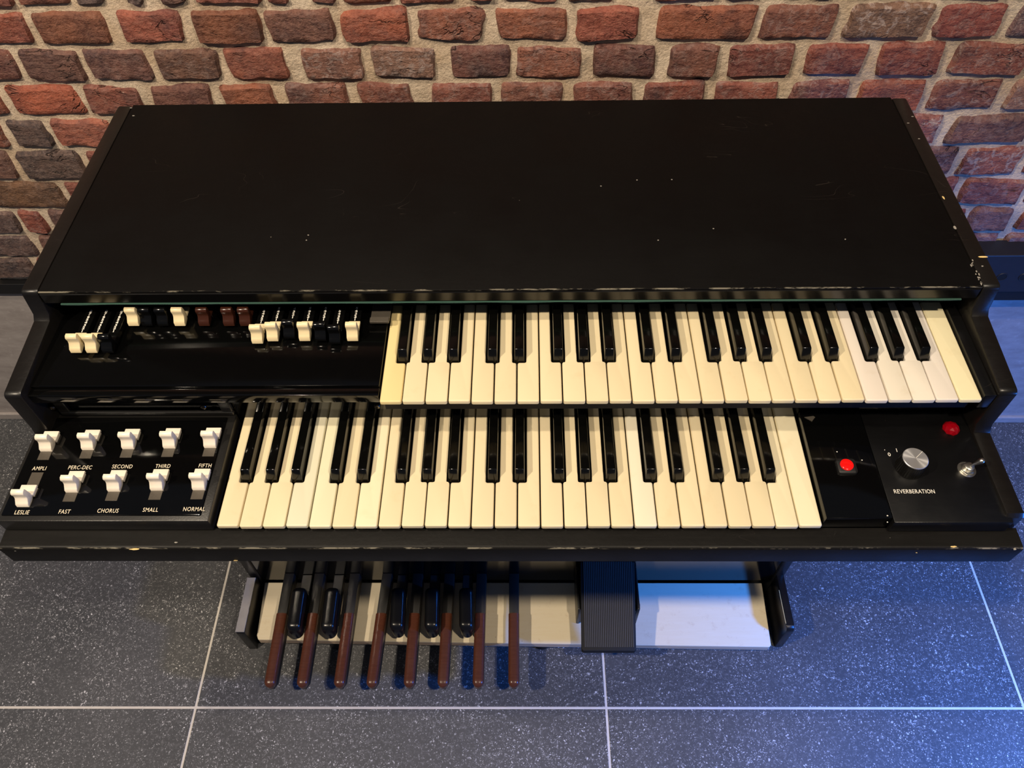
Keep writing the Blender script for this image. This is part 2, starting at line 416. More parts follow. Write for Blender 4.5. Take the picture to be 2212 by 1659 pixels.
OR1, OR2, RD, MR, PU, BR, DK, GY, PK, CR = (150, 72, 46), (168, 76, 48), (134, 62, 48), (104, 50, 44), (92, 62, 60), (108, 70, 46), (56, 52, 56), (66, 66, 72), (136, 98, 88), (138, 58, 52)
ROWS = {   # row index -> [(left px, right px, colour, salts)], v of mid height
 4: (0, [(-60, 20, RD, .1), (24, 146, (120, 58, 44), 0), (150, 222, GY, .1), (262, 300, DK, .2), (330, 402, PU, .1), (408, 560, RD, .1), (566, 622, RD, .1), (660, 726, MR, .1), (733, 850, OR1, .1), (856, 990, RD, .1), (1010, 1070, RD, .1), (1075, 1210, RD, 0), (1222, 1330, PU, .1), (1410, 1560, RD, .1), (1570, 1650, PU, .1), (1690, 1810, CR, .2), (1830, 2010, CR, .1), (2035, 2190, CR, .3)]),
 5: (58, [(-90, 66, (150, 66, 46), .1), (76, 236, (128, 68, 42), 0), (258, 398, (150, 66, 50), .05), (417, 568, (112, 54, 28), 0), (574, 725, (112, 68, 58), .1), (737, 887, (160, 74, 50), .1), (901, 1049, (148, 80, 60), .25), (1071, 1227, (146, 76, 52), .15), (1242, 1381, (156, 70, 54), 0), (1417, 1632, (148, 74, 48), 0), (1643, 1806, (126, 66, 52), .25), (1826, 2011, (122, 92, 76), .85), (2021, 2166, (142, 54, 54), .3), (2184, 2320, (128, 96, 104), .9)]),
 6: (140, [(-80, 42, (104, 52, 46), .1), (49, 181, (88, 56, 54), .05), (188, 328, (96, 58, 56), .1), (337, 478, (92, 58, 46), .2), (489, 624, (146, 72, 54), .05), (651, 788, (138, 90, 76), .6), (801, 943, (146, 108, 92), .6), (970, 1106, (98, 50, 50), .15), (1113, 1259, (148, 84, 66), .3), (1278, 1419, (94, 46, 46), .15), (1443, 1552, (112, 60, 52), .2), (1571, 1716, (122, 48, 46), .3), (1736, 1871, (134, 52, 46), .25), (1893, 2036, (140, 56, 50), .25), (2056, 2224, (146, 72, 64), .45), (2240, 2380, CR, .4)]),
 7: (215, [(-90, 14, (150, 70, 44), .1), (22, 178, (184, 84, 54), .05), (186, 311, (124, 56, 46), .1), (327, 463, (110, 60, 52), .05), (481, 598, (150, 78, 50), .05), (618, 755, (122, 64, 52), .25), (774, 894, (118, 56, 46), .3), (930, 1067, (128, 62, 54), .3), (1079, 1217, (122, 68, 58), .35), (1236, 1368, (126, 62, 52), .3), (1387, 1521, (134, 56, 46), .3), (1539, 1680, (142, 66, 58), .35), (1702, 1830, (126, 60, 60), .4), (1849, 1994, (152, 66, 50), .3), (2007, 2156, (132, 68, 60), .5), (2174, 2320, (150, 110, 100), .9)]),
 8: (285, [(-100, 12, (134, 68, 48), .4), (24, 108, (60, 58, 62), .1), (116, 250, (176, 92, 70), .1), (1900, 2028, (156, 84, 80), .9), (2050, 2224, (100, 62, 64), .2), (2240, 2400, CR, .5)]),
 9: (370, [(-110, 32, (92, 62, 56), .1), (44, 184, (58, 56, 58), .15), (196, 330, RD, .1), (1900, 2062, (122, 76, 74), .4), (2074, 2204, (148, 72, 62), .85), (2215, 2380, CR, .5)]),
 10: (452, [(-130, 138, (96, 68, 42), .1), (150, 280, RD, .1), (1950, 2060, CR, .3), (2073, 2210, (148, 70, 64), .35), (2222, 2360, CR, .4)]),
 11: (510, [(-120, 42, (72, 62, 66), .2), (50, 100, (142, 62, 50), .25), (112, 250, PU, .1), (2000, 2078, CR, .3), (2088, 2182, (132, 84, 80), .3), (2196, 2360, (148, 64, 50), .3)]),
 12: (565, [(-110, 76, (78, 68, 72), .3), (90, 240, PU, .2), (2030, 2150, (150, 90, 84), .5), (2160, 2330, (156, 96, 86), .5)]),
}
BK = []
def make_brick(x0, x1, z0, z1, col, salts, parent, res=None, full=True):
    wb, hb = x1-x0, z1-z0
    nx = max(6, int(wb/.006)); nz = 8
    seed = random.random()*50
    bm = bmesh.new(); proud = random.uniform(.0050, .0082)
    sk = random.uniform(-.0022, .0022); sk2 = random.uniform(-.002, .002)
    rough = random.uniform(.5, 1.3)
    grid = []
    for j in range(nz+1):
        row = []
        for i in range(nx+1):
            u, v = i/nx, j/nz
            # cluster samples towards the edge
            uu = .5-.5*math.cos(PI*u) if False else u
            vv = v
            x = x0+wb*uu+sk*(vv-.5)*2; z = z0+hb*vv+sk2*(uu-.5)*2
            # ragged outline
            eu = min(uu, 1-uu)*wb; ev = min(vv, 1-vv)*hb
            e = min(eu, ev)
            k = max(0, 1-e/.012)
            x += k*.0052*rough*noise.noise(Vector((x*48+seed, z*48, 1.7)))
            z += k*.0052*rough*noise.noise(Vector((x*42+seed, z*42, 8.7)))
            # rounded corners
            cu_, cv_ = abs(uu-.5)*2, abs(vv-.5)*2
            cr_ = max(0, (1-(1-cu_)*wb/.024))*max(0, (1-(1-cv_)*hb/.024)) if (1-cu_)*wb < .024 and (1-cv_)*hb < .024 else 0
            x -= (1 if uu > .5 else -1)*.0022*cr_; z -= (1 if vv > .5 else -1)*.0022*cr_
            h = proud*min(1, (e/.0055))**.5+.0013*rough*noise.noise(Vector((x*70+seed, z*70, 4.1)))+.0008*rough*noise.noise(Vector((x*190, z*190+seed, 2.2)))
            if e < 1e-5: h = -.006
            row.append(bm.verts.new((x, wy(x, h), z)))
        grid.append(row)
    for j in range(nz):
        for i in range(nx): bm.faces.new((grid[j][i], grid[j][i+1], grid[j+1][i+1], grid[j+1][i]))
    for f in bm.faces: f.normal_update()
    o = obj('brick', bm, MT['brick'], parent, smooth=60)
    # outward normals face the room
    if sum(p.normal.y for p in o.data.polygons) > 0: o.data.flip_normals()
    c = lin(col); o.color = (*c, salts)
    return o
GEN = [OR1, OR2, RD, MR, PU, BR, DK, PK, CR, RD, CR, MR]
g_ = .0034
count = 0
for r in range(len(ZB)-1):
    z1, z0 = ZB[r]+.0008, ZB[r+1]+.0030
    if r in ROWS:
        vmid, L = ROWS[r]
        spans = []
        for (a, b, c_, s_) in L:
            # find px row for this z by measuring at the course's own height
            zc = (z0+z1)/2
            def xat(U):
                lo, hi = -400., 900.
                for _ in range(30):
                    m_ = (lo+hi)/2
                    if wpx(U, m_).z > zc: lo = m_
                    else: hi = m_
                return wpx(U, lo).x
            spans.append((xat(a), xat(b), c_, s_))
    else: spans = []
    # fill what the photograph does not show
    full = []
    x = XL+random.uniform(0, .06); 
    for sp in spans+[(XR, XR, None, 0)]:
        while x+.06 < sp[0]-.006:
            w_ = random.uniform(.082, .105)
            e_ = min(x+w_, sp[0]-.007)
            if sp[0]-.007-e_ < .05: e_ = sp[0]-.007 if sp[0]-.007-x < .14 else (x+sp[0]-.007)/2-.003
            full.append((x, e_, random.choice(GEN), random.choice((.1, .2, .4)))); x = e_+.0075
        if sp[2] is None: break
        if sp[0] > XL: full.append(sp)
        x = sp[1]+.0075
    for (a, b, c_, s_) in full:
        if b > XR or a < XL: continue
        count += 1
        dz0, dz1 = random.uniform(-.0012, .0012), random.uniform(-.0012, .0012)
        jit = lambda c: tuple(max(10, q+.06*((c[0]+c[1]+c[2])/3-q)+5) for q in c)
        make_brick(a-.0007, b+.0009, z0+dz0, z1+dz1, jit(c_), s_, wall)
print('bricks', count)
# courses higher up, out of the picture: one field
bm = bmesh.new()
z = 1.245; r = 0
while z < 2.55:
    x = -2.5+(.05 if r % 2 else 0)
    while x < 2.45:
        box(bm, x, x+.092, wy(x)-.006, wy(x)+.004, z, z+.047); x += .1
    z += .0548; r += 1
hf = obj('brick_field', bm, MT['brick'], wall); hf['kind'] = 'stuff'; hf.color = (*lin(RD), .3)

# smooth grey lower wall, skirting, black trim
bm = bmesh.new(); prism(bm, [(-2.6, wy(-2.6, .004)), (2.6, wy(2.6, .004)), (2.6, .76), (-2.6, .76)], 'z', 0, .4405)
lw = obj('wall_back_lower', bm, MT['plaster']); lw['kind'] = 'structure'
bm = bmesh.new(); prism(bm, [(-2.6, wy(-2.6, .011)), (2.6, wy(2.6, .011)), (2.6, wy(2.6, .003)), (-2.6, wy(-2.6, .003))], 'z', 0, .020, .002)
bb = obj('baseboard_back', bm, MT['plaster']); bb['kind'] = 'structure'
bm = bmesh.new(); prism(bm, [(-2.6, wy(-2.6, .014)), (2.6, wy(2.6, .014)), (2.6, wy(2.6, -.01)), (-2.6, wy(-2.6, -.01))], 'z', .424, .450, .0015)
tr = obj('trim_1', bm, MT['trimblack']); tr['kind'] = 'structure'

# black steel box with round cut-outs, right behind the organ
bm = bmesh.new(); box(bm, .60, 1.15, .621, .660, .4585, .548, .002)
holes = []
sb = obj('wall_box', bm, MT['boxblack'])
sb['label'] = 'long black steel box with round holes on the wall right of the organ'; sb['category'] = 'wall box'
for k in range(-6, 8):
    x = .853+k*.0385
    if x > 1.13 or x < .63: continue
    bm = bmesh.new(); R_ = Matrix.Rotation(PI/2, 3, 'X')
    lathe(bm, [(.0078, -.0015), (.0078, .001), (.0092, .0012), (.0098, .0004), (.0098, -.0015)], x, .621, .497, 20, R_)
    obj('hole_rim', bm, MT['boxblack'], sb, 40)
    bm = bmesh.new(); lathe(bm, [(0, .0004), (.0078, .0004), (.0078, -.001)], x, .621, .497, 20, R_)
    obj('hole', bm, MT['hole'], sb)
bm = bmesh.new(); box(bm, .60, 1.15, .627, .662, .4300, .4570, .002); obj('lower_lip', bm, MT['trimblack'], sb)

# ================================================================== ORGAN
organ = bpy.data.objects.new('electric_organ', None); C.objects.link(organ)
organ.location = (0, .26, 0); organ.empty_display_size = .1
organ['label'] = 'black two-manual electric organ with drawbars and pedalboard against the brick wall'
organ['category'] = 'organ'
XO = .5155
# side panels (stepped profile)
zin = .497
def cheek(s):
    prof = [(.553, .30), (.553, .892)]+arc(.548, .892, .005, 0, PI/2, 3)[1:]+arc(.2175, .892, .005, PI/2, PI, 3)
    prof += [(.2085, .866)]+[(.2035, .861)]
    prof += arc(.114, .848, .006, PI/2, PI, 4)+[(.1075, .797)]
    zc_ = .7650 if s < 0 else .7880
    prof += [(.103, zc_), (.008, zc_), (.0045, zc_-.004), (.0045, .735), (.243, .735), (.243, .30)]
    bm = bmesh.new(); a, b = (zin, XO) if s > 0 else (-XO, -zin)
    prism(bm, prof, 'x', a, b)
    es = [e for e in bm.edges if len(e.link_faces) == 2 and abs(e.verts[0].co.x-e.verts[1].co.x) < 1e-6]
    bmesh.ops.recalc_face_normals(bm, faces=bm.faces[:])
    bmesh.ops.bevel(bm, geom=es, offset=.0022, segments=2, profile=.5, affect='EDGES', clamp_overlap=True)
    return obj('side_panel', bm, MT['cheek'], organ, 35)
cheekL = cheek(-1); cheekR = cheek(1)
# lid
bm = bmesh.new(); prism(bm, [(-zin+.0005, .2126), (zin-.0005, .2126), (zin-.0005, .5535), (-zin+.0005, .5535)], 'z', .8805, .8965, .0012, 2)
lid = obj('lid', bm, MT['lid'], organ, 30)
bm = bmesh.new(); box(bm, -zin+.002, zin-.002, .2110, .2128, .8810, .8945, .0006, 1); obj('lid_front', bm, MT['lidface'], organ)
bm = bmesh.new()
N = 90
A = []
for i in range(N+1):
    x = -.478+.958*i/N; h = .0013+.0011*noise.noise(Vector((x*25, 0, 0)))
    A.append([bm.verts.new((x, .2098+.0006*noise.noise(Vector((x*40, 2, 0))), .8808)), bm.verts.new((x, .2098, .8808-h)), bm.verts.new((x, .2150, .8808-h)), bm.verts.new((x, .2150, .8808))])
for P, Q in zip(A, A[1:]):
    for k in range(4): bm.faces.new((P[k], P[(k+1) % 4], Q[(k+1) % 4], Q[k]))
obj('felt_strip', bm, MT['felt'], lid, 40)
# body behind / below
bm = bmesh.new(); box(bm, -zin, zin, .30, .550, .32, .878); box(bm, -zin, zin, .262, .30, .45, .838); obj('back_case', bm, MT['body'], organ)
bm = bmesh.new(); box(bm, -zin, zin, -.006, .262, .732, .752, .002); obj('bottom_board', bm, MT['body'], organ)
# front rail
ZR = .7635
prof = [(.004, .732), (-.015, .732)]+arc(-.0165, .7345, .0025, -PI/2, -PI, 2)+arc(-.0150, ZR-.004, .004, PI, PI/2, 4)+[(.004, ZR+.0005)]
bm = bmesh.new(); prism(bm, prof, 'x', -XO-.0015, XO+.001)
for v in bm.verts:   # rounded outer corners
    for s in (-1, 1):
        d = v.co.x*s-(XO-.012)
bmesh.ops.recalc_face_normals(bm, faces=bm.faces[:])
vert_e = [e for e in bm.edges if abs(abs(e.verts[0].co.x)-XO) < .003 and abs(abs(e.verts[1].co.x)-XO) < .003 and min(e.verts[0].co.y, e.verts[1].co.y) < -.017 and abs(e.verts[0].co.z-e.verts[1].co.z) > .01]
bmesh.ops.bevel(bm, geom=vert_e, offset=.010, segments=5, profile=.5, affect='EDGES', clamp_overlap=False)
rail = obj('front_rail', bm, MT['rail'], organ, 35)

# chips of bare wood where the paint is knocked off
def chip(U, V, z, w, d, parent, face='z', col='chip', yface=None):
    bm = bmesh.new(); k = 11; pts = []
    if face == 'z': p = pix(U, V, z)
    else:
        dd = fwd*F_PX+rgt*(U-W_PX/2)+upv*(H_PX/2-V); p = CAM+dd*((yface-CAM.y)/dd.y)
    for i in range(k):
        a = 2*PI*i/k; r = .7+.45*random.random()
        if face == 'z': pts.append((p.x+w*r*math.cos(a), p.y+d*r*math.sin(a)))
        else: pts.append((p.x+w*r*math.cos(a), p.z+d*r*math.sin(a)))
    if face == 'z': prism(bm, pts, 'z', z-.0002, z+.00022)
    else: prism(bm, pts, 'y', yface-.0003, yface+.0003)
    return obj('paint_chip', bm, MT[col], parent)
chip(290, 1186.5, ZR-.0012, .0052, .0011, rail); chip(2060, 1181, ZR, .0030, .0010, rail)
chip(2192, 1186, ZR, .0016, .0014, rail, col='worn'); chip(27, 1157, ZR, .0018, .0011, rail, col='worn'); chip(380, 1172, ZR, .0020, .0007, rail, col='worn')
chip(1922, 1161, ZR, .0008, .0006, rail, col='worn'); chip(1783, 1158, ZR, .0008, .0004, rail, col='worn')
chip(33, 1190, 0, .0009, .0005, rail, 'y', 'worn', -.0188); chip(509, 1211, 0, .0020, .0008, rail, 'y', 'chip', -.0191); chip(1980, 1194, 0, .0009, .0006, rail, 'y', 'chip', -.0190)
chip(2124, 555, .8971, .0060, .0012, cheekR); chip(2038, 427, .8968, .0013, .0030, cheekR); chip(2063, 492, .8968, .0016, .0028, cheekR, col='worn')
chip(2122, 575, .8971, .0012, .0009, cheekR, col='worn')
for k in range(16):
    t = random.random(); chip(2098+24*t+random.uniform(-4, 4), 565+50*t+random.uniform(-6, 6), .8971, .0007, .0016*random.random()+.0005, cheekR, col='worn')
for (U, V) in ((1971, 252), (1962, 266), (1985, 300), (283, 233), (288, 250)): chip(U, V, .8968, .0016, .0008, lid, col='worn')
for (U, V) in ((1451, 388), (1422, 519), (1376, 389), (1541, 494), (662, 519), (666, 508), (1298, 402), (1826, 517)): chip(U, V, .8966, .0009, .0007, lid, col='worn')

# ---------------- keys
PITCHK = .61285/26
BKW = .0148          # clear width left for a black key
OFFS = {'C#': -.0024, 'D#': .0024, 'F#': -.0034, 'G#': 0., 'A#': .0034}
WH = 'FGABCDE'
SHARP_AFTER = {'F': 'F#', 'G': 'G#', 'A': 'A#', 'C': 'C#', 'D': 'D#'}
SHARP_BEFORE = {'G': 'F#', 'A': 'G#', 'B': 'A#', 'D': 'C#', 'E': 'D#'}
LEN, HEAD = .1352, .0510
def key_mesh(n, last=False):
    g = .00070; w = PITCHK
    xl = w*0+g; xr = w-g; pts = [(xl, 0), (xr, 0)]
    aft = None if last else SHARP_AFTER.get(n); bef = SHARP_BEFORE.get(n)
    xr2 = w+OFFS[aft]-BKW/2 if aft else xr; xl2 = OFFS[bef]+BKW/2 if bef else xl
    if aft: pts += [(xr, HEAD), (xr2, HEAD)]
    pts += [(xr2, LEN), (xl2, LEN)]
    if bef: pts += [(xl2, HEAD), (xl, HEAD)]
    bm = bmesh.new()
    A = [bm.verts.new((x, y, 0)) for x, y in pts]; B = [bm.verts.new((x, y, -.0048)) for x, y in pts]
    top = bm.faces.new(A); bm.faces.new(B[::-1]); k = len(pts)
    for i in range(k): bm.faces.new((A[i], B[i], B[(i+1) % k], A[(i+1) % k]))
    bmesh.ops.recalc_face_normals(bm, faces=bm.faces[:])
    ve = [e for e in bm.edges if abs(e.verts[0].co.z-e.verts[1].co.z) > .004 and e.verts[0].co.y < HEAD+.002]
    bmesh.ops.bevel(bm, geom=ve, offset=.0018, segments=2, profile=.5, affect='EDGES', clamp_overlap=True)
    te = [e for e in bm.edges if e.verts[0].co.z > -1e-5 and e.verts[1].co.z > -1e-5 and len(e.link_faces) == 2]
    bmesh.ops.bevel(bm, geom=te, offset=.0015, segments=3, profile=.5, affect='EDGES', clamp_overlap=True)
    me = bpy.data.meshes.new('white_key'); bm.to_mesh(me); bm.free(); me.materials.append(MT['key'])
    me.shade_smooth(); me.set_sharp_from_angle(angle=math.radians(40))
    return me
KM = {n: key_mesh(n) for n in WH}; KLAST = key_mesh('C', True)
# black key: tapered, sloped front
bm = bmesh.new()
wb, wt, hb_ = .0114/2, .0092/2, .0118
y0, yt, y1 = .0520, .0590, .1480
secs = [(y0, -.004, wb), (y0+.0010, .0010, wb-.0002), (yt, hb_, wt), (y1, hb_-.0012, wt)]
Vv = {}
def q(x, y, z): return bm.verts.new((x, y, z))
a = [q(-wb, y0, -.004), q(wb, y0, -.004), q(wb, y1, -.004), q(-wb, y1, -.004)]
b = [q(-wt, yt, hb_), q(wt, yt, hb_), q(wt, y1, hb_-.001), q(-wt, y1, hb_-.001)]
bm.faces.new(a[::-1]); bm.faces.new(b)
for i in range(4): bm.faces.new((a[i], a[(i+1) % 4], b[(i+1) % 4], b[i]))
bmesh.ops.recalc_face_normals(bm, faces=bm.faces[:])
bmesh.ops.bevel(bm, geom=bm.edges[:], offset=.0011, segments=3, profile=.5, affect='EDGES', clamp_overlap=True)
BKM = bpy.data.meshes.new('black_key'); bm.to_mesh(BKM); bm.free(); BKM.materials.append(MT['sharp'])
BKM.shade_smooth(); BKM.set_sharp_from_angle(angle=math.radians(50))

def manual(name, x0, y0_, z, label, tones):
    bm = bmesh.new(); box(bm, x0+.002, x0+26*PITCHK-.002, y0_+.012, y0_+LEN+.012, z-.030, z-.0175)
    base = obj(name, bm, MT['gap'], organ)
    base['label'] = label
    bo = base.location+organ.location
    for i in range(26):
        n = WH[i % 7] if i < 25 else 'C'
        me = KLAST if i == 25 else KM[n]
        o = bpy.data.objects.new('white_key', me); C.objects.link(o); o.parent = base
        o.location = Vector((x0+i*PITCHK, y0_+random.uniform(-.0004, .0004), z+random.uniform(-.0005, .0003)))-bo
        c = tones(i); j = random.uniform(-3, 3); o.color = (*lin((c[0]+j, c[1]+j, c[2]+j)), 1)
        if i < 25 and n in SHARP_AFTER:
            s = bpy.data.objects.new('black_key', BKM); C.objects.link(s); s.parent = base
            s.location = Vector((x0+(i+1)*PITCHK+OFFS[SHARP_AFTER[n]], y0_, z+.0004))-bo
    return base
IV = (229, 214, 178)
def tl(i): return {3: (222, 216, 190), 4: (228, 220, 188), 6: (236, 224, 190), 18: (232, 224, 200), 25: (236, 226, 194), 24: (236, 224, 190)}.get(i, IV)
def tu(i): return {0: (232, 212, 156), 21: (230, 220, 208), 22: (232, 224, 208), 23: (232, 224, 210), 24: (230, 222, 212), 25: (236, 226, 188)}.get(i, (230, 215, 178))
lower = manual('lower_manual', -.2941, .0, .776, 'lower manual of ivory and black keys', tl)
upper = manual('upper_manual', -.1293, .1061, .844, 'upper manual of ivory and black keys', tu)

# ---------------- fallboard between the manuals, glossy
bm = bmesh.new(); box(bm, -zin+.001, zin-.001, .1340, .1385, .768, .838); fb = obj('fallboard', bm, MT['gloss'], organ)
bm = bmesh.new()
box(bm, -.492, -.300, .1290, .1338, .7875, .7935, .001, 1); box(bm, -.492, -.300, .1290, .1338, .826, .833, .001, 1)
box(bm, -.492, -.480, .1290, .1338, .7937, .8258, .001, 1); box(bm, -.312, -.300, .1290, .1338, .7937, .8258, .001, 1)
obj('fallboard_frame', bm, MT['frame'], fb)
for U, V, m_ in [(113, 880, 'screw'), (440, 878, 'screw'), (815, 877, 'screw'), (1365, 876, 'knurl'), (1750, 873, 'knurl'), (2090, 871, 'knurl')]:
    yf = .1285 if U < 500 else .1338
    dd = fwd*F_PX+rgt*(U-W_PX/2)+upv*(H_PX/2-V); p = CAM+dd*((yf-CAM.y)/dd.y)
    bm = bmesh.new(); lathe(bm, [(.0036, 0), (.0036, .0008), (.0028, .0020), (.0011, .0023), (.0009, .0014), (0, .0014)], p.x, yf, p.z, 18, Matrix.Rotation(PI/2, 3, 'X'))
    obj('screw', bm, MT[m_], fb, 40)
text('HAMMOND', .0135, (.0052, .1336, .8150), MT['faint'], fb, rot=(PI/2, 0, 0), sx=1.25, space=1.55)

# ---------------- left drawbar deck
ZP = .8462
bm = bmesh.new(); box(bm, -.4968, -.1305, .1255, .262, ZP-.010, ZP, .0010, 2); deck = obj('drawbar_deck', bm, MT['gloss'], organ, 30)
bm = bmesh.new(); box(bm, -.4968, -.1305, .1150, .1252, ZP-.016, ZP-.0026, .0012, 2); obj('deck_lip', bm, MT['gloss'], deck, 30)
bm = bmesh.new(); box(bm, -.4968, -.1320, .1215, .1335, .833, ZP-.0104); obj('deck_support', bm, MT['body'], deck)
# right filler block beside the upper keys
bm = bmesh.new(); box(bm, .4845, .4965, .1090, .262, .826, .8475, .0010, 2); obj('key_block', bm, MT['plate'], organ, 30)
bm = bmesh.new(); box(bm, -.1300, .4968, .2400, .262, .826, .858, .001); obj('key_back_rail', bm, MT['body'], organ)

PROF = [(0, -.0030), (0, -.0004), (-.0006, 0), (-.0112, 0), (-.0118, .0030), (-.0122, .0118), (-.0130, .0136), (-.0160, .0134), (-.0178, .0116),
        (-.0180, .0096), (-.0172, .0062), (-.0180, .0030), (-.0212, -.0004), (-.0226, -.0016), (-.0232, -.0062), (-.0218, -.0066), (-.0135, -.0050), (-.0120, -.0030)]
def knob_mesh(wp, wh):
    """plate at the back, hooked finger grip in front; plate width wp, grip width wh"""
    bm = bmesh.new()
    prism(bm, [(0, -.0030), (0, 0), (-.0118, 0), (-.0118, -.0030)], 'x', -wp/2, wp/2, .0005, 2)
    grip = [p for p in PROF if p[0] < -.0100]
    grip = [(-.0108, -.0030), (-.0108, .0004)]+PROF[5:]
    prism(bm, grip, 'x', -wh/2, wh/2)
    bmesh.ops.recalc_face_normals(bm, faces=bm.faces[:])
    es = [e for e in bm.edges if abs(abs(e.verts[0].co.x)-wh/2) < 1e-6 and abs(e.verts[0].co.x-e.verts[1].co.x) < 1e-6 and e.verts[0].co.y < -.0105]
    bmesh.ops.bevel(bm, geom=es, offset=.0004, segments=2, profile=.5, affect='EDGES', clamp_overlap=True)
    me = bpy.data.meshes.new('knob'); bm.to_mesh(me); bm.free()
    me.shade_smooth(); me.set_sharp_from_angle(angle=math.radians(42))
    return me
KB = {}
def knob(mat, wp, wh, loc, parent, name):
    k = (mat, wp, wh)
    if k not in KB:
        KB[k] = knob_mesh(wp, wh); KB[k].materials.append(MT[mat])
    o = bpy.data.objects.new(name, KB[k]); C.objects.link(o)
    p = parent; po = Vector((0, 0, 0))
    while p is not None: po += p.location; p = p.parent
    o.parent = parent; o.location = Vector(loc)-po
    return o
ZK = .8570
def drawbar(U, V, mat, digits, label):
    p = pix(U, V, ZK)
    bm = bmesh.new(); box(bm, p.x-.0058, p.x+.0058, p.y-.010, .262, ZK-.0075, ZK-.0012, .0005, 1)
    bar = obj('drawbar', bm, MT['tabblack'], organ); bar['label'] = label
    knob(mat, .0124, .0120, (p.x, p.y, ZK), bar, 'knob')
    for k in range(digits):
        y = p.y+.0030+k*.00415
        text(str(k+1), .0047, (p.x-.0002, y, ZK-.0010), MT['print'], bar, 'number', sx=1.15, bold=.00013)
    return bar
for U, V, m_ in ((175, 718.5, 'tabcream'), (209, 718.5, 'tabcream'), (243, 718.5, 'tabblack')):
    drawbar(U, V, m_, 8, ('cream' if m_ == 'tabcream' else 'black')+' drawbar pulled fully out, left group')
for U, V, m_, d_ in ((562.6, 699, 'tabcream', 5), (595.5, 694, 'tabcream', 5), (631, 688.5, 'tabblack', 4), (663.7, 693.5, 'tabcream', 5), (698, 693.5, 'tabblack', 5), (728.6, 699.6, 'tabblack', 5), (766, 693.5, 'tabcream', 5)):
    drawbar(U, V, m_, d_, ('cream' if m_ == 'tabcream' else 'black')+' drawbar half out, right group')
for U, m_, l_ in ((298, 'tabcream', 'cream'), (327, 'tabblack', 'black'), (361, 'tabblack', 'black'), (397, 'tabcream', 'cream'), (449, 'tabbrown', 'brown'), (502, 'tabbrown', 'brown'), (537, 'tabbrown', 'brown')):
    p = pix(U, 662, ZK)
    bm = bmesh.new(); box(bm, p.x-.0058, p.x+.0058, p.y-.010, .262, ZK-.0075, ZK-.0031, .0005, 1)
    bar = obj('drawbar', bm, MT['tabblack'], organ); bar['label'] = l_+' drawbar pushed in, middle group'
    knob(m_, .0124, .0120, (p.x, p.y, ZK), bar, 'knob')
p = pix(820, 684, .856)
bm = bmesh.new(); box(bm, p.x-.0105, p.x+.0105, p.y-.0068, p.y, .852, .8555, .0005, 1); box(bm, p.x-.0105, p.x+.0105, p.y-.0010, .262, .850, .8520)
obj('grey_rocker', bm, MT['slot'], deck)

# ---------------- left switch panel
def quadz(bm, pts, z0, z1, bev=0):
    prism(bm, [(p[0], p[1]) for p in pts], 'z', z0, z1, bev, 2)
bm = bmesh.new(); box(bm, -XO-.0004, -.2990, .0010, .1330, .7655, .7852, .0014, 2); swp = obj('switch_panel_frame', bm, MT['frame'], organ, 30)
bm = bmesh.new(); box(bm, -.5115, -.3075, .0068, .1270, .7845, .7872, .0010, 2); sp = obj('switch_panel', bm, MT['gloss'], organ, 30)
ZT = .7925
UPP = [(112, 931), (201, 928), (287, 926), (375, 924.5), (462, 923.5)]
LOW = [(63, 1047), (167, 1017), (257, 1015), (348.5, 1013), (438, 1012)]
TX1 = [('AMPLI', 85, 1012), ('PERC-DEC', 173, 1010), ('SECOND', 264, 1008), ('THIRD', 352, 1007), ('FIFTH', 443, 1006)]
TX2 = [('LESLIE', 47, 1107), ('FAST', 139, 1105.5), ('CHORUS', 233, 1103.5), ('SMALL', 325, 1101.5), ('NORMAL', 419, 1100)]
for row, txt in ((UPP, TX1), (LOW, TX2)):
    for k, (U, V) in enumerate(row):
        p = pix(U, V, ZT)
        knob('tabwhite', .0162, .0132, (p.x, p.y, ZT), sp, 'rocker_tab')
        up_ = (row is LOW and k == 0)
        y_a, y_b = (p.y-.0335, p.y-.004) if not up_ else (p.y-.012, p.y+.0175)
        bm = bmesh.new(); box(bm, p.x-.0062, p.x+.0062, y_a, y_b, .7869, .7876); obj('slot', bm, MT['slot'], sp)
        bm = bmesh.new(); box(bm, p.x-.0072, p.x+.0072, p.y-.0112, p.y-.0012, .7872, ZT-.0024); obj('tab_stem', bm, MT['tabwhite'], sp)
        tx = txt[k]; q_ = pix(tx[1], tx[2], .7876)
        text(tx[0], .0066, (q_.x, q_.y, .7874), MT['printcream'], sp, sx=.78, space=1.10, bold=.00002)

# ---------------- right control panel
bm = bmesh.new(); box(bm, .3200, .3855, .0040, .1335, .7655, .7856, .0010, 2); pa = obj('button_plate', bm, MT['gloss'], organ, 30)
bm = bmesh.new(); box(bm, .3862, .5030, -.0005, .1335, .7655, .7846, .0010, 2); pb = obj('control_plate', bm, MT['plate'], organ, 30)
p = pix(1828, 1008, .787)
bm = bmesh.new(); box(bm, p.x-.0100, p.x+.0100, p.y-.0088, p.y+.0088, .7854, .7885, .0030, 3); bt = obj('push_button', bm, MT['darkrub'], pa, 40)
bm = bmesh.new(); lathe(bm, [(.0066, 0), (.0066, .0014), (.0058, .0020), (0, .0023)], p.x+.0002, p.y+.0010, .7884, 28); l_ = obj('red_lens', bm, MT['redlens'], bt, 40)
l_['label'] = 'glowing red round lens'
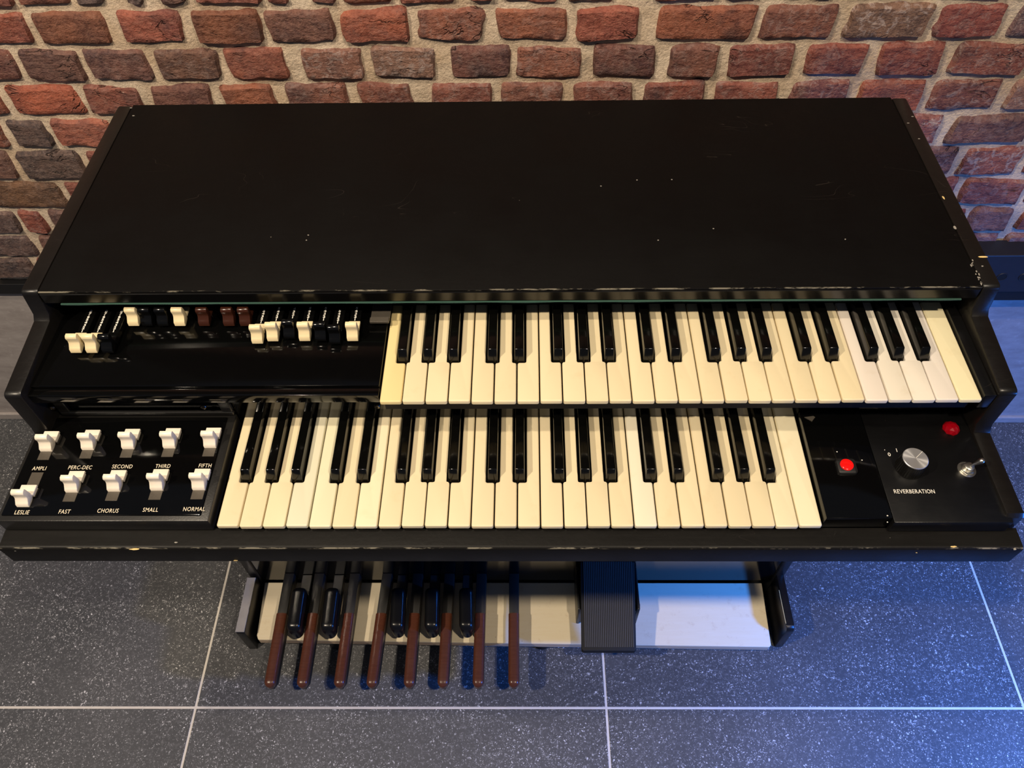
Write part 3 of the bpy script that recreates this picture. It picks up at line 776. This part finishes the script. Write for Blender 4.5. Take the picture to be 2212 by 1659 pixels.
# reverberation knob
p = pix(1978, 990, .8040); kx, ky = p.x, p.y
n_ = 72; bm = bmesh.new()
rings = []
for z_, r0 in ((.7847, .0130), (.7860, .0136), (.8015, .0128), (.8026, .0124)):
    rings.append([bm.verts.new((kx+(r0+(.00030 if i % 2 else -.0002))*math.cos(2*PI*i/n_), ky+(r0+(.00030 if i % 2 else -.0002))*math.sin(2*PI*i/n_), z_)) for i in range(n_)])
for A_, B_ in zip(rings, rings[1:]):
    for i in range(n_): bm.faces.new((A_[i], A_[(i+1) % n_], B_[(i+1) % n_], B_[i]))
bm.faces.new(rings[0]); bm.faces.new(rings[-1]); kn = obj('rotary_knob', bm, MT['knurl'], pb)
bm = bmesh.new(); lathe(bm, [(.0126, 0), (.0127, .0012), (.0122, .0017), (0, .0017)], kx, ky, .8025, 48); cap = obj('knob_cap', bm, MT['alu'], kn, 30, origin=(kx, ky, .8025)); cap['label'] = 'spun silver cap'
bm = bmesh.new(); box(bm, -.0002, .0002, .001, .0121, .0014, .0020)
for v in bm.verts: v.co = Matrix.Rotation(-.85, 3, 'Z')@v.co+Vector((kx, ky, .8025))
obj('pointer_line', bm, MT['print'], kn)
q_ = pix(1975, 1062, .7848); text('REVERBERATION', .0066, (q_.x, q_.y, .7848), MT['print'], pb, sx=.80, space=1.05, bold=.00002)
for s_, U, V in (('0', 1921, 982), ('1', 1937, 973)):
    q_ = pix(U, V, .7848); text(s_, .0062, (q_.x, q_.y, .7848), MT['print'], pb, bold=.00002)
q_ = pix(1911, 972, .7848); text('.', .0070, (q_.x, q_.y+.0018, .7848), MT['print'], pb)
# red jewel
p = pix(2057, 922, .789)
bm = bmesh.new(); n8 = 8; prof = [(.0086, 0), (.0088, .0020), (.0066, .0052), (.0030, .0068)]
R0 = []
for k, (r0, z_) in enumerate(prof):
    R0.append([bm.verts.new((p.x+r0*math.cos(2*PI*(i+.5*(k % 2))/n8), p.y+r0*math.sin(2*PI*(i+.5*(k % 2))/n8), .7846+z_)) for i in range(n8)])
for k in range(3):
    for i in range(n8):
        a_, b_ = R0[k], R0[k+1]
        if k % 2 == 0: bm.faces.new((a_[i], a_[(i+1) % n8], b_[i])); bm.faces.new((b_[i], a_[(i+1) % n8], b_[(i+1) % n8]))
        else: bm.faces.new((a_[i], b_[(i+1) % n8], b_[i])); bm.faces.new((a_[i], a_[(i+1) % n8], b_[(i+1) % n8]))
bm.faces.new(R0[-1]); bm.faces.new(R0[0]); jw = obj('pilot_jewel', bm, MT['jewel'], pb); jw['label'] = 'faceted red glass pilot light'
# toggle switch
p = pix(2090, 1012, .787)
bm = bmesh.new(); lathe(bm, [(.0092, 0), (.0092, .0005), (.0062, .0006)], p.x, p.y, .7846, 28)
prism(bm, [(p.x+.0072*math.cos(PI/3*i+.2), p.y+.0072*math.sin(PI/3*i+.2)) for i in range(6)], 'z', .7851, .7878, .0004, 1)
lathe(bm, [(.0048, 0), (.0048, .0045), (.0036, .0052), (0, .0052)], p.x, p.y, .7876, 24); tg = obj('toggle_switch', bm, MT['chrome'], pb, 40)
bm = bmesh.new(); Rt = Matrix.Rotation(.62, 3, 'Y')
lathe(bm, [(.0013, 0), (.0016, .006), (.0024, .0100), (.0030, .0120), (.0030, .0138), (.0020, .0152), (0, .0156)], p.x, p.y, .7915, 18, Rt); obj('toggle_lever', bm, MT['chrome'], tg, 50)
bm = bmesh.new(); p = pix(1750, 903, .7858)
prism(bm, [(p.x-.006, p.y+.001), (p.x+.004, p.y+.0025), (p.x+.0055, p.y+.001), (p.x+.001, p.y-.0045), (p.x-.002, p.y-.002)], 'z', .7855, .7862); obj('scuff', bm, MT['slot'], pa)
for U, V, pr, z_ in ((1808, 976, pa, .7857), (1862, 994, pa, .7857), (1917, 1114, pa, .7857), (1917, 1128, pa, .7857)): chip(U, V, z_, .0007, .0006, pr, col='print')
bm = bmesh.new(); p = pix(2119, 903, .786); lathe(bm, [(.0028, 0), (.0027, .0012), (.0012, .0018), (0, .0016)], p.x, p.y, .7846, 18); obj('screw', bm, MT['screw'], pb, 40)

# ---------------- lower cabinet
for s in (-1, 1):
    bm = bmesh.new(); a_, b_ = (.4880, .5045) if s > 0 else (-.5070, -.4900)
    box(bm, a_, b_, .2435, .552, .0, .7315, .002); obj('lower_side_panel', bm, MT['body'], organ, 30)
bm = bmesh.new(); box(bm, -.4898, .4878, .2475, .2560, .062, .7315); kp = obj('knee_panel', bm, MT['knee'], organ)
bm = bmesh.new(); box(bm, -.4898, .4878, .256, .55, .03, .045); obj('floor_board', bm, MT['body'], organ)
# rests beside the pedals
bm = bmesh.new(); prism(bm, [(.242, 0), (.242, .088), (.237, .090), (.1385, .090), (.134, .086), (.134, 0)], 'x', -.5085, -.4925, .0015, 2)
fl = obj('foot_rest', bm, MT['body'], organ, 35)
N = 14; bm = bmesh.new(); rows = []
for j in range(N+1):
    y = .1350+(.2390-.1350)*j/N
    rows.append([bm.verts.new((-.5088+.0160*i/3+.0006*noise.noise(Vector((j*.9, i*9, 0))), y, .0914+.0006*noise.noise(Vector((j*1.7, i*2, 5))))) for i in range(4)])
for A_, B_ in zip(rows, rows[1:]):
    for i in range(3): bm.faces.new((A_[i], A_[i+1], B_[i+1], B_[i]))
ex = bmesh.ops.extrude_face_region(bm, geom=bm.faces[:])['geom']
for v in ex:
    if isinstance(v, bmesh.types.BMVert): v.co.z -= .0022
t_ = obj('silver_tape', bm, MT['worn'], fl, 50); t_['label'] = 'worn silver grey strip on top'
prof = [(.262, 0), (.262, .094)]+[(.150, .092)]+arc(.150, .082, .010, PI/2, PI, 4)+[(.140, 0)]
bm = bmesh.new(); prism(bm, prof, 'x', .4890, .5035, .0022, 2); fr = obj('foot_rest', bm, MT['cheek'], organ, 35)
bm = bmesh.new(); box(bm, .4886, .4894, .152, .215, .0915, .0925); obj('paint_chip', bm, MT['chip'], fr)
# pedal board plank
bm = bmesh.new(); prism(bm, [(-.4815, .1420), (-.4775, .1345), (.4640, .1235), (.4675, .1265), (.4720, .2460), (-.4870, .2460)], 'z', .0470, .0520, .0008, 1)
pbd = obj('pedal_base_plank', bm, MT['board'], organ)
bm = bmesh.new(); prism(bm, [(-.4812, .1421), (-.4773, .1346), (.4640, .1236), (.4673, .1266), (.4715, .2450), (-.4865, .2450)], 'z', .0340, .0470); obj('plywood_core', bm, MT['plyedge'], pbd)
for x in (-.340, .05, .43):
    bm = bmesh.new(); lathe(bm, [(.014, 0), (.017, .004), (.015, .034), (0, .034)], x, .150, 0, 20); obj('rubber_foot', bm, MT['darkrub'], pbd, 40)
# pedals: eight naturals
def capsule_pedal(x0, y0, x1, y1, wid, zt0, zt1, zb, n=10, tipback=False):
    """rounded bar from front (x0,y0) to back (x1,y1) with crowned top"""
    bm = bmesh.new(); L_ = y1-y0; st = []
    K = 30
    for k in range(K+1):
        t = k/K; t = (1-math.cos(PI*t))/2 if tipback else t**1.7; y = y0+L_*t
        d = (y-y0)/(wid/2*1.05); f = math.sqrt(max(0, 1-(1-min(1, d))**2)) if d < 1 else 1
        if tipback:
            d2 = (y1-y)/(wid/2*1.0); f2 = math.sqrt(max(0, 1-(1-min(1, d2))**2)) if d2 < 1 else 1; f = min(f, f2)
        f = max(f, .04)
        zt = zt0+(zt1-zt0)*t
        zt_ = zb+(zt-zb)*(.45+.55*f)
        cx = x0+(x1-x0)*t; w2 = wid/2*f
        ring = []
        r_ = min(w2*.75, .0085)
        for (sx_, a0, a1) in ((1, 0, PI/2), (-1, PI/2, PI)):
            for i in range(5):
                a = a0+(a1-a0)*i/4
                ring.append((cx+sx_*(w2-r_)+r_*math.cos(a), y, zt_-r_*.8+r_*.8*math.sin(a)))
        ring += [(cx-w2*.92, y, zb), (cx+w2*.92, y, zb)]
        st.append([bm.verts.new(p) for p in ring])
    m = len(st[0])
    for A_, B_ in zip(st, st[1:]):
        for i in range(m): bm.faces.new((A_[i], A_[(i+1) % m], B_[(i+1) % m], B_[i]))
    bm.faces.new(st[0]); bm.faces.new(st[-1])
    return bm
TIP = [583, 653, 733, 803, 884, 957, 1033, 1110]
MID = [608, 675, 753, 823, 895, 965, 1037, 1110]
for a_, b_ in zip(TIP, MID):
    p = pix(a_, 1487, .082); q_ = pix(b_, 1325, .096)
    dx = (q_.x-p.x)/(q_.y-p.y); xb = q_.x+dx*(.262-q_.y)
    bm = bmesh.new()   # steel channel arm under and behind the cover
    xa = p.x+dx*.008; wA = .0088
    pts = [(p.x-wA*.4, p.y+.003), (p.x+wA*.4, p.y+.003), (p.x+dx*.012+wA, p.y+.013), (xb+wA+.0006, .262), (xb-wA-.0006, .262), (p.x+dx*.012-wA, p.y+.013)]
    prism(bm, pts, 'z', .066, .0795)
    pts = [(q_.x-wA, q_.y-.006), (q_.x+wA, q_.y-.006), (xb+wA+.0006, .2472), (xb-wA-.0006, .2472)]
    prism(bm, pts, 'z', .0725, .0935, .0012, 2)
    pd = obj('pedal', bm, MT['arm'], organ, 35)
    obj('pedal_cover', capsule_pedal(p.x, p.y, q_.x, q_.y, .0196, .0935, .0985, .0790), MT['cover'], pd, 55)
# five sharps
for a_, b_, w_ in ((635, 647, 1372), (708, 718, 1372), (857, 860, 1370), (932, 933, 1370), (1007, 1006, 1370)):
    p = pix(a_+1, w_, .105); q_ = pix(b_, 1264, .125)
    bm = bmesh.new(); box(bm, q_.x-.0095, q_.x+.0095, p.y+.028, .2472, .070, .086, .001, 1)
    pd = obj('sharp_pedal', bm, MT['arm'], organ, 35)
    obj('pedal_cap', capsule_pedal(p.x, p.y, q_.x, q_.y, .0250, .124, .128, .0865, tipback=True), MT['pedblack'], pd, 55)
# expression pedal
bm = bmesh.new(); box(bm, .1125, .1185, .165, .250, .0525, .125, .002); box(bm, .2185, .2245, .165, .250, .0525, .125, .002); box(bm, .1185, .2185, .168, .2470, .0525, .110)
sw = obj('expression_pedal', bm, MT['body'], organ, 35); sw['label'] = 'ribbed black expression pedal'
def tilt(bm):
    for v in bm.verts: v.co.z += (v.co.y-.092)*.22
bm = bmesh.new(); prism(bm, [(.1165, .0950), (.1195, .0925), (.2085, .0925), (.2115, .0950), (.2175, .2440), (.1195, .2440)], 'z', .1080, .1195, .0015, 2); tilt(bm)
shoe = obj('pedal_shoe', bm, MT['gap'], sw, 35)
bm = bmesh.new(); nr = 27
for k in range(nr):
    xa = .1215+.0865*(k+.5)/nr; xb = .1240+.0895*(k+.5)/nr; h = .00100
    prism(bm, [(xa-h, .0985), (xa+h, .0985), (xb+h, .2435), (xb-h, .2435)], 'z', .1195, .1207)
tilt(bm); mt = obj('rubber_ribs', bm, MT['swell'], sw); mt['kind'] = 'stuff'
bm = bmesh.new(); lathe(bm, [(.0050, 0), (.0050, .0015), (.0030, .0025), (0, .0025)], .2245, .180, .106, 16, Matrix.Rotation(PI/2, 3, 'Y')); obj('pivot_bolt', bm, MT['darkrub'], sw, 40)
